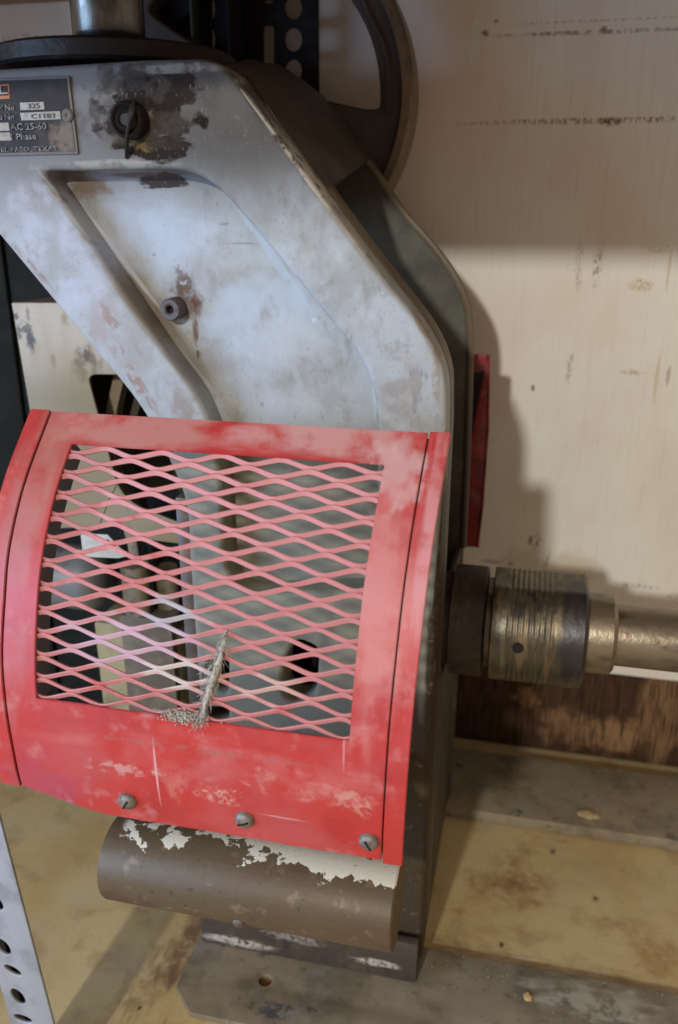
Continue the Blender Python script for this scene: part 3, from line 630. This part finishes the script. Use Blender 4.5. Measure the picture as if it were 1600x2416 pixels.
link('shaft', lathe([(X(1456), .01), (X(1456), r4), (1.15, r4), (1.15, .01)], (0, sy, sz), 'X', 48), MSF, MACH)

# rear red guard, seen edge-on behind the casting
ry = .226
MRD2 = M('rear_guard_red', (.24, .018, .018), .45).cloud((.12, .012, .012), 60, .45, .65).cloud((.36, .09, .09), 40, .55, .7, .5).done()
rg = link('rear_guard', join(flat([px2([(1085, 838), (1152, 836, 6), (1147, 876), (1085, 882)], ry)], ry, ry+.004, .001),
     flat([px2([(1141, 882), (1153, 838), (1150, 1010), (1137, 1190), (1126, 1291, 4), (1085, 1290), (1085, 1075), (1112, 1030)], ry)], ry-.0005, ry+.003, .001)), MRD2, MACH)
link('guard_return', flat([px2([(1085, 876), (1146, 872), (1136, 1100), (1085, 1200)], ry)], ry+.03, ry+.033, .001), MDK, rg)
link('guard_rim', wire([onY(*p, ry-.001) for p in ((1154, 838), (1152, 1010), (1139, 1190), (1127, 1292))], .0011, 8), MRD2, rg)

# flywheel behind the casting
wy = .262
ctr = onY(588, 236, wy); k = (onY(588, 236, wy)-onY(588+388, 236, wy)).length
Ro, Ri = k, k*.80
def arc(r, a0, a1, n): return [(ctr.x+r*cos(radians(a0+(a1-a0)*i/n)), ctr.z+r*sin(radians(a0+(a1-a0)*i/n))) for i in range(n+1)]
loops = [arc(Ro, 0, 360, 96)[:-1]]
holes = []
for b in (0, 180):
    a0, a1 = -10+b, 146+b
    o = arc(Ri, a0+4, a1-4, 26); i_ = arc(k*.22, a1-22, a0+22, 14)
    pts = [(p[0], p[1], .022 if j in (0, len(o)-1, len(o), len(o)+len(i_)-1) else 0) for j, p in enumerate(o+i_)]
    holes.append([tuple(v) for v in rounded(pts)])
fly = link('flywheel', flat(loops+holes, wy, wy+.022, .003, 3), MIR, MACH)
rim = []
for i in range(73):
    a = 2*pi*i/72; rim.append((ctr.x+(Ro-.004)*cos(a), wy-.001, ctr.z+(Ro-.004)*sin(a)))
bmr = bmesh.new(); N = 96; prs = [(Ro-.010, wy+.001), (Ro-.009, wy-.007), (Ro-.002, wy-.007), (Ro+.0005, wy-.005), (Ro+.0005, wy+.027), (Ro-.010, wy+.027)]
rg_ = [[bmr.verts.new((ctr.x+r*cos(2*pi*i/N), y, ctr.z+r*sin(2*pi*i/N))) for r, y in prs] for i in range(N)]
for i in range(N):
    for j in range(len(prs)):
        bmr.faces.new((rg_[i][j], rg_[i][(j+1) % len(prs)], rg_[(i+1) % N][(j+1) % len(prs)], rg_[(i+1) % N][j]))
link('wheel_rim', tomesh(bmr), M('worn_rim_metal', (.17, .125, .08), .4, .4, .2, 200).cloud((.09, .065, .045), 50, .45, .68, .8).done(), fly)
# scalloped rib along the inside of the rim
pts = []
for i in range(60):
    a = radians(-6+88*i/59); pts.append((ctr.x+(Ri+.006+.0035*abs(sin(a*6.2)))*cos(a), wy-.0015, ctr.z+(Ri+.006+.0035*abs(sin(a*6.2)))*sin(a)))
link('rim_rib', wire(pts, .0022, 6), MIR, fly)
link('wheel_hub', lathe([(.2225, .012), (wy-.004, .012), (wy-.003, .026), (wy+.03, .026)], (ctr.x, 0, ctr.z), 'Y', 40), MIR, MACH)

# ------------------------------------------------------------------ belt cover, motor and what shows through the mesh
cx0 = onY(24, 714, CY).x; cz1 = onY(24, 714, CY).z
CV = thing('belt_cover', 'cream painted sheet metal belt cover with dark oil stains, behind the slanted arm', 'machine cover', (cx0+.06, CY+.05, 0))
lowz = onY(150, 1252, CY).z
cl = px2([(24, 714, 8), (560, 716), (560, 1300, 30), (300, 1268, 30)], CY)+px2([(118, 1248, 10)], CY)
win = px2([(206, 884, 22), (420, 884, 22), (440, 1240, 30), (286, 1180, 60)], CY)
link('front_panel', flat([cl, win], CY, CY+.0022, .0009, 2), MCR, CV)
cx1 = onY(560, 716, CY).x
link('top_panel', box(cx0+.001, cx1, CY+.0025, CY+.10, cz1-.004, cz1-.0012, .0006), M('cover_top_dirt', (.10, .06, .045), .6).cloud((.2, .15, .11), 60, .5, .7).done(), CV)
link('side_panel', box(cx0+.0045, cx0+.007, CY+.0025, CY+.10, lowz, cz1-.0045, .0006), MCR, CV)
MBK = M('rubber_black', (.040, .034, .026), .8).done()
link('back_panel', box(cx0+.008, cx1, CY+.098, CY+.1, lowz, cz1-.005, .0005), MBK, CV)
mstp = M('canvas_strap', (.24, .19, .125), .8, bump=.5, bscale=300).cloud((.12, .09, .05), 60, .45, .65).done()
def strap(pxs, Y, w, mat, nm): return link(nm, sweep(chaikin([onY(*p, Y) for p in pxs], 2), .012, w, Vector((0, 1, 0))), mat, CV)
strap([(290, 880), (262, 1000), (272, 1150), (330, 1290), (330, 1500)], CY+.03, .009, mstp, 'drive_belt')
strap([(345, 900), (310, 1010), (318, 1160), (375, 1300), (385, 1500)], CY+.05, .007, M('dark_belt', (.06, .05, .035), .8).done(), 'drive_belt')
# knurled rollers
def knurl(px, py0, py1, rpx, Y, nm):
    a = onY(px, py0, Y); b = onY(px, py1, Y); r = (onY(px+rpx, py0, Y)-a).length
    bm = bmesh.new(); n, mm = 44, int((a.z-b.z)/.0011); rows = []
    for j in range(mm+1):
        z = b.z+(a.z-b.z)*j/mm; rows.append([bm.verts.new((a.x+(r+.0006*((i+j) % 2)*(1 if 0 < j < mm else 0))*cos(2*pi*i/n), Y+(r+.0006*((i+j) % 2))*sin(2*pi*i/n), z)) for i in range(n)])
    for A, B in zip(rows, rows[1:]):
        for i in range(n): bm.faces.new((A[i], A[(i+1) % n], B[(i+1) % n], B[i]))
    bm.faces.new(rows[0]); bm.faces.new(rows[-1]); me = tomesh(bm)
    return link(nm, me, M('knurled_brass', (.17, .135, .08), .6, .2).cloud((.07, .05, .03), 80, .45, .65).done(), CV, smooth=False)
knurl(318, 1330, 1440, 30, CY+.012, 'knurled_roller'); knurl(392, 1336, 1440, 24, CY+.03, 'knurled_roller')
za = onY(318, 1440, CY+.012).z
link('roller_post', box(onY(290, 1400, CY+.012).x, onY(410, 1400, CY+.012).x, CY+.0021, CY+.05, .0005, za-.001, .001), M('brown_post', (.085, .066, .042), .7).cloud((.14, .11, .07), 40, .45, .65).done(), CV)
MO = thing('electric_motor', 'grey round ended motor on a yellowish block, seen through the left of mesh', 'motor', (-.3, .12, 0))
mo = onY(175, 1370, .10); mr = .030
mgm = M('motor_grey', (.14, .145, .14), .4).cloud((.07, .07, .065), 30, .45, .65).done()
link('motor_body', lathe([(mo.x-.10, .01), (mo.x-.10, mr), (mo.x+.012, mr), (mo.x+.022, mr*.9), (mo.x+.029, mr*.6), (mo.x+.031, .006)], (0, .11, mo.z), 'X', 40), mgm, MO)
link('motor_block', box(onY(268, 1900, .085).x, onY(432, 1600, .09).x, .085, .16, .0005, mo.z-.0315, .003), M('ochre_block', (.27, .225, .11), .7).cloud((.17, .13, .06), 30, .45, .65).done(), MO)
# column left side flange, dark
link('column_flange', box(xl-.012, xl-.0005, .004, .19, zt, onY(440, 1180, 0).z, .002), MRS, MACH)
# paper tag hanging in the cover
TG = thing('paper_tag', 'small white paper tag hanging inside the mesh guard at left', 'tag', onY(260, 1280, .03))
b = flat([px2([(198, 1253), (258, 1258), (284, 1294), (304, 1314), (280, 1316), (204, 1308)], .03)], .030, .0306, .0002, 1)
for v in b.vertices: v.co.y += .006*sin((v.co.x-b.vertices[0].co.x)*70)
link('tag_sheet', b, M('white_paper', (.50, .50, .46), .8).cloud((.36, .34, .28), 90, .5, .7, .7).done(), TG)
link('tag_eyelet', lathe([(.0275, .0012), (.0285, .0016), (.0290, .0016)], (onY(255, 1275, .028).x, 0, onY(255, 1275, .028).z), 'Y', 16), MDK, TG)
tw = onY(230, 1253, .031); link('tag_string', wire([tw, tw+Vector((.002, .02, .02)), Vector((tw.x+.004, CY-.0005, tw.z+.035))], .0004, 5), MBK, TG)

# ------------------------------------------------------------------ dark cabinet behind at left
ka = onY(62, 800, .24)
mcb = M('dark_green_steel', (.010, .011, .010), .7, spec=.12, bump=.1).cloud((.016, .018, .017), 20, .45, .65).done()
KB = thing('dark_cabinet', 'tall dark green steel cabinet behind the cream cover at far left', 'cabinet', (-.45, .28, 0))
kz = onY(60, 470, .24).z; kx1 = onY(700, 900, .24).x
link('cabinet_body', box(-.85, ka.x-.012, .235, .333, .0005, kz, .002), mcb, KB)
link('cabinet_door', box(ka.x-.010, kx1-.10, .238, .333, .0005, kz-.004, .002), mcb, KB)

# ------------------------------------------------------------------ slotted uprights and gusset behind at the top
mps = M('dark_perforated_steel', (.014, .012, .012), .8, .0, .12, spec=.15).cloud((.026, .022, .02), 40, .45, .7).done()
mgp = M('green_grey_steel', (.05, .058, .05), .7, .0, spec=.2).cloud((.05, .055, .05), 40, .45, .65).done()
def oval(px, py, rx, ry, n=20): return [(px+rx*cos(-2*pi*i/n), py+ry*sin(-2*pi*i/n)) for i in range(n)]
py_ = .305
def pxl(l, Y): return [(onY(x, y, Y).x, onY(x, y, Y).z) for x, y in l]
SP = thing('slotted_upright', 'wide dark slotted steel upright with oval holes, beside the flywheel', 'shelf upright', (onY(640, 100, py_).x, py_, 0), 'slotted uprights behind the machine')
hs = [oval(692, 18+75*j, 20, 28) for j in range(-3, 9)] + [rounded([(622, 60+160*j, 10), (646, 60+160*j, 10), (646, 170+160*j, 10), (622, 170+160*j, 10)]) for j in range(-2, 4)]
xa, xb = onY(575, 100, py_).x, onY(752, 100, py_).x
link('slotted_face', flat([[(xa, .001), (xb, .001), (xb, .78), (xa, .78)]]+[pxl(h, py_) for h in hs], py_, py_+.003, .0008, 2), mps, SP)
link('side_flange', box(xa-.0035, xa-.0005, py_-.035, py_+.003, .001, .78, .0006), mps, SP)
SQ = thing('slotted_upright', 'narrow dark slotted steel upright with small holes, left of the wide one', 'shelf upright', (onY(510, 100, .29).x, .29, 0), 'slotted uprights behind the machine')
hs = [oval(498, 20+72*j, 9, 24) for j in range(-3, 8)] + [oval(541, 15+75*j, 5, 20) for j in range(-3, 8)]
xa, xb = onY(478, 100, .29).x, onY(570, 100, .29).x
link('slotted_face', flat([[(xa, .001), (xb, .001), (xb, .78), (xa, .78)]]+[pxl(h, .29) for h in hs], .29, .293, .0008, 2), mps, SQ)
link('side_flange', box(xa-.003, xa-.0005, .27, .293, .001, .78, .0006), mgp, SQ)
GP = thing('gusset_plate', 'grey green perforated gusset plate beside the narrow slotted upright', 'bracket', onY(430, 110, .3))
gl = [(376, 130), (488, -60), (488, 130)]
hs = [oval(463, 26, 13, 20), oval(418, 96, 17, 14), oval(466, 92, 13, 20)]
link('plate', flat([px2([(380, 135), (500, -80), (500, 135)], .300)]+[pxl(h, .300) for h in hs], .300, .3025, .0006, 2), mgp, GP)
DB = thing('diagonal_brace', 'dark diagonal steel brace behind the round ram', 'brace', onY(380, 70, .285))
link('brace_bar', flat([px2([(318, 118), (318, 70), (352, 28), (420, -60), (520, -60), (440, 40), (372, 130), (320, 150)], .285)], .283, .287, .0008, 2), mps, DB)

# ------------------------------------------------------------------ grey perforated post close to the camera
fy = -.15
FP = thing('perforated_post', 'blue grey perforated steel post, out of focus in the lower left corner', 'post', (onY(0, 2400, fy).x, fy, 0))
mfp = M('blue_grey_steel', (.33, .35, .385), .45, .2, .1).cloud((.24, .25, .28), 30, .45, .65).done()
e0, e1 = onY(-3, 1925, fy), onY(126, 2416, fy); dx = (e1.x-e0.x)/(e1.z-e0.z)
def ex(z): return e0.x+(z-e0.z)*dx
zlo = .0006; zhi = e0.z+.003
hh = []
for j, (px, py, ang) in enumerate(((8, 2235, 50), (30, 2290, 30), (42, 2352, 48), (54, 2404, 20), (-10, 2130, 50), (-30, 2180, 30), (62, 2455, 48))):
    o = []
    for i in range(18):
        t = -2*pi*i/18; a, b_ = 23*cos(t), 7*sin(t) if ang < 40 else 11*sin(t); c, s_ = cos(radians(ang)), sin(radians(ang)); o.append((px+a*c-b_*s_, py+a*s_+b_*c))
    hh.append(pxl(o, fy))
link('post_face', flat([[(ex(zlo), zlo), (ex(zhi), zhi), (ex(zhi)-.036, zhi), (ex(zlo)-.036, zlo)]]+hh, fy, fy+.0025, .0008, 2), mfp, FP)
bmf = bmesh.new()
cs = []
for z in (zlo, zhi): cs += [bmf.verts.new((ex(z)-.0002+a, fy+.0027+b_, z)) for a, b_ in ((-.0360, 0), (-.0335, 0), (-.0335, .02), (-.0360, .02))]
for i in range(4): bmf.faces.new((cs[i], cs[(i+1) % 4], cs[4+(i+1) % 4], cs[4+i]))
bmf.faces.new(cs[:4]); bmf.faces.new(cs[4:]); link('post_flange', tomesh(bmf), mfp, FP)
link('post_back', flat([[(ex(zlo)-.0125, zlo), (ex(zhi)-.0125, zhi-.001), (ex(zhi)-.0358, zhi-.001), (ex(zlo)-.0358, zlo)]], fy+.012, fy+.014, .0004, 1), MDK, FP)

# ------------------------------------------------------------------ lint, wood crumbs
ml_ = M('grey_lint', (.46, .44, .38), .9).cloud((.22, .18, .12), 500, .45, .65).done()
bm = bmesh.new()
def hair(p, d, L, r):
    pts = [p]; 
    for i in range(5):
        d = (d+Vector((random.gauss(0, .2), random.gauss(0, .2), random.gauss(0, .2)))).normalized(); pts.append(pts[-1]+d*L/5)
    me = wire(pts, r, 3); bm.from_mesh(me); bpy.data.meshes.remove(me)
core = [S(*uv_of(px, py), .0006) for px, py in ((534, 1486), (526, 1530), (512, 1575), (500, 1612), (488, 1650), (476, 1692))]
core = chaikin(core, 2); cm = wire(core, [.0002+.0017*max(0, sin(pi*min(1, (i/len(core))*1.02)))**1.3 for i in range(len(core))], 10)
for v in cm.vertices: v.co += Vector((noise.noise(v.co*260), .4*noise.noise(v.co*300+Vector((5, 0, 0))), noise.noise(v.co*200+Vector((0, 9, 0)))))*.0011
bm.from_mesh(cm); bpy.data.meshes.remove(cm)
for i in range(260):
    t = random.random(); wd = 3+10*max(0, sin(pi*min(1, t*1.05)))**1.5
    px = 534-58*t+random.gauss(0, wd*.5); py = 1488+205*t
    q = uv_of(px, py)
    if q: hair(S(q[0], q[1], -.001+random.random()*.0035), Vector((-.28+random.gauss(0, .08), 0, -1)), .006+.008*random.random(), .00011)
for i in range(330):
    px = random.gauss(428, 26); py = 1690+(px-428)*.16+random.gauss(0, 8)
    q = uv_of(px, py)
    if q:
        s_ = random.uniform(.0003, .0008)
        bmesh.ops.create_icosphere(bm, subdivisions=1, radius=s_, matrix=Matrix.Translation(S(q[0], q[1], s_*.5+random.random()*.001)) @ Matrix.Diagonal((1, 1, .7, 1)))
lo = link('lint', tomesh(bm), ml_); lo['kind'] = 'stuff'; tag(lo, 'grey dusty lint caught on the lower edge of the red mesh', 'lint')
def crumb(px, py, Z, r, lab, col=(.42, .31, .16)):
    bm = bmesh.new(); bmesh.ops.create_icosphere(bm, subdivisions=3, radius=1); c = onZ(px, py, Z)
    for v in bm.verts:
        k = 1+.5*noise.noise(v.co*2.2+Vector((px, 0, 0))); v.co = Vector((v.co.x*r[0]*k, v.co.y*r[1]*k, max(-.2, v.co.z)*r[2]*k))+c+Vector((0, 0, r[2]*.21))
    return tag(link('wood_crumb', tomesh(bm), M('crumb', col, .9, bump=.6).done()), lab, 'debris', 'wood crumbs on the base bars')
crumb(1385, 1922, .0122, (.011, .007, .003), 'pale wood splinter lump on the rear base bar')
crumb(1245, 2353, .0052, (.003, .004, .002), 'tiny yellow wood crumb on the front base bar', (.5, .38, .15))
bm = bmesh.new()
for i in range(300):
    px, py = random.uniform(1000, 1600), random.uniform(1770, 2410); z = .0002
    for (a, b_, hz) in ((b0.y, b1.y, .0123), (l1.y, r0.y, .0053)):
        p = onZ(px, py, hz)
        if a < p.y < b_: z = hz
    p = onZ(px, py, z); s_ = random.uniform(.00015, .0006)
    bmesh.ops.create_icosphere(bm, subdivisions=1, radius=s_, matrix=Matrix.Translation(p+Vector((0, 0, s_*.4))))
link('dust_specks', tomesh(bm), M('pale_specks', (.45, .38, .26), .9).done(), kind='stuff')
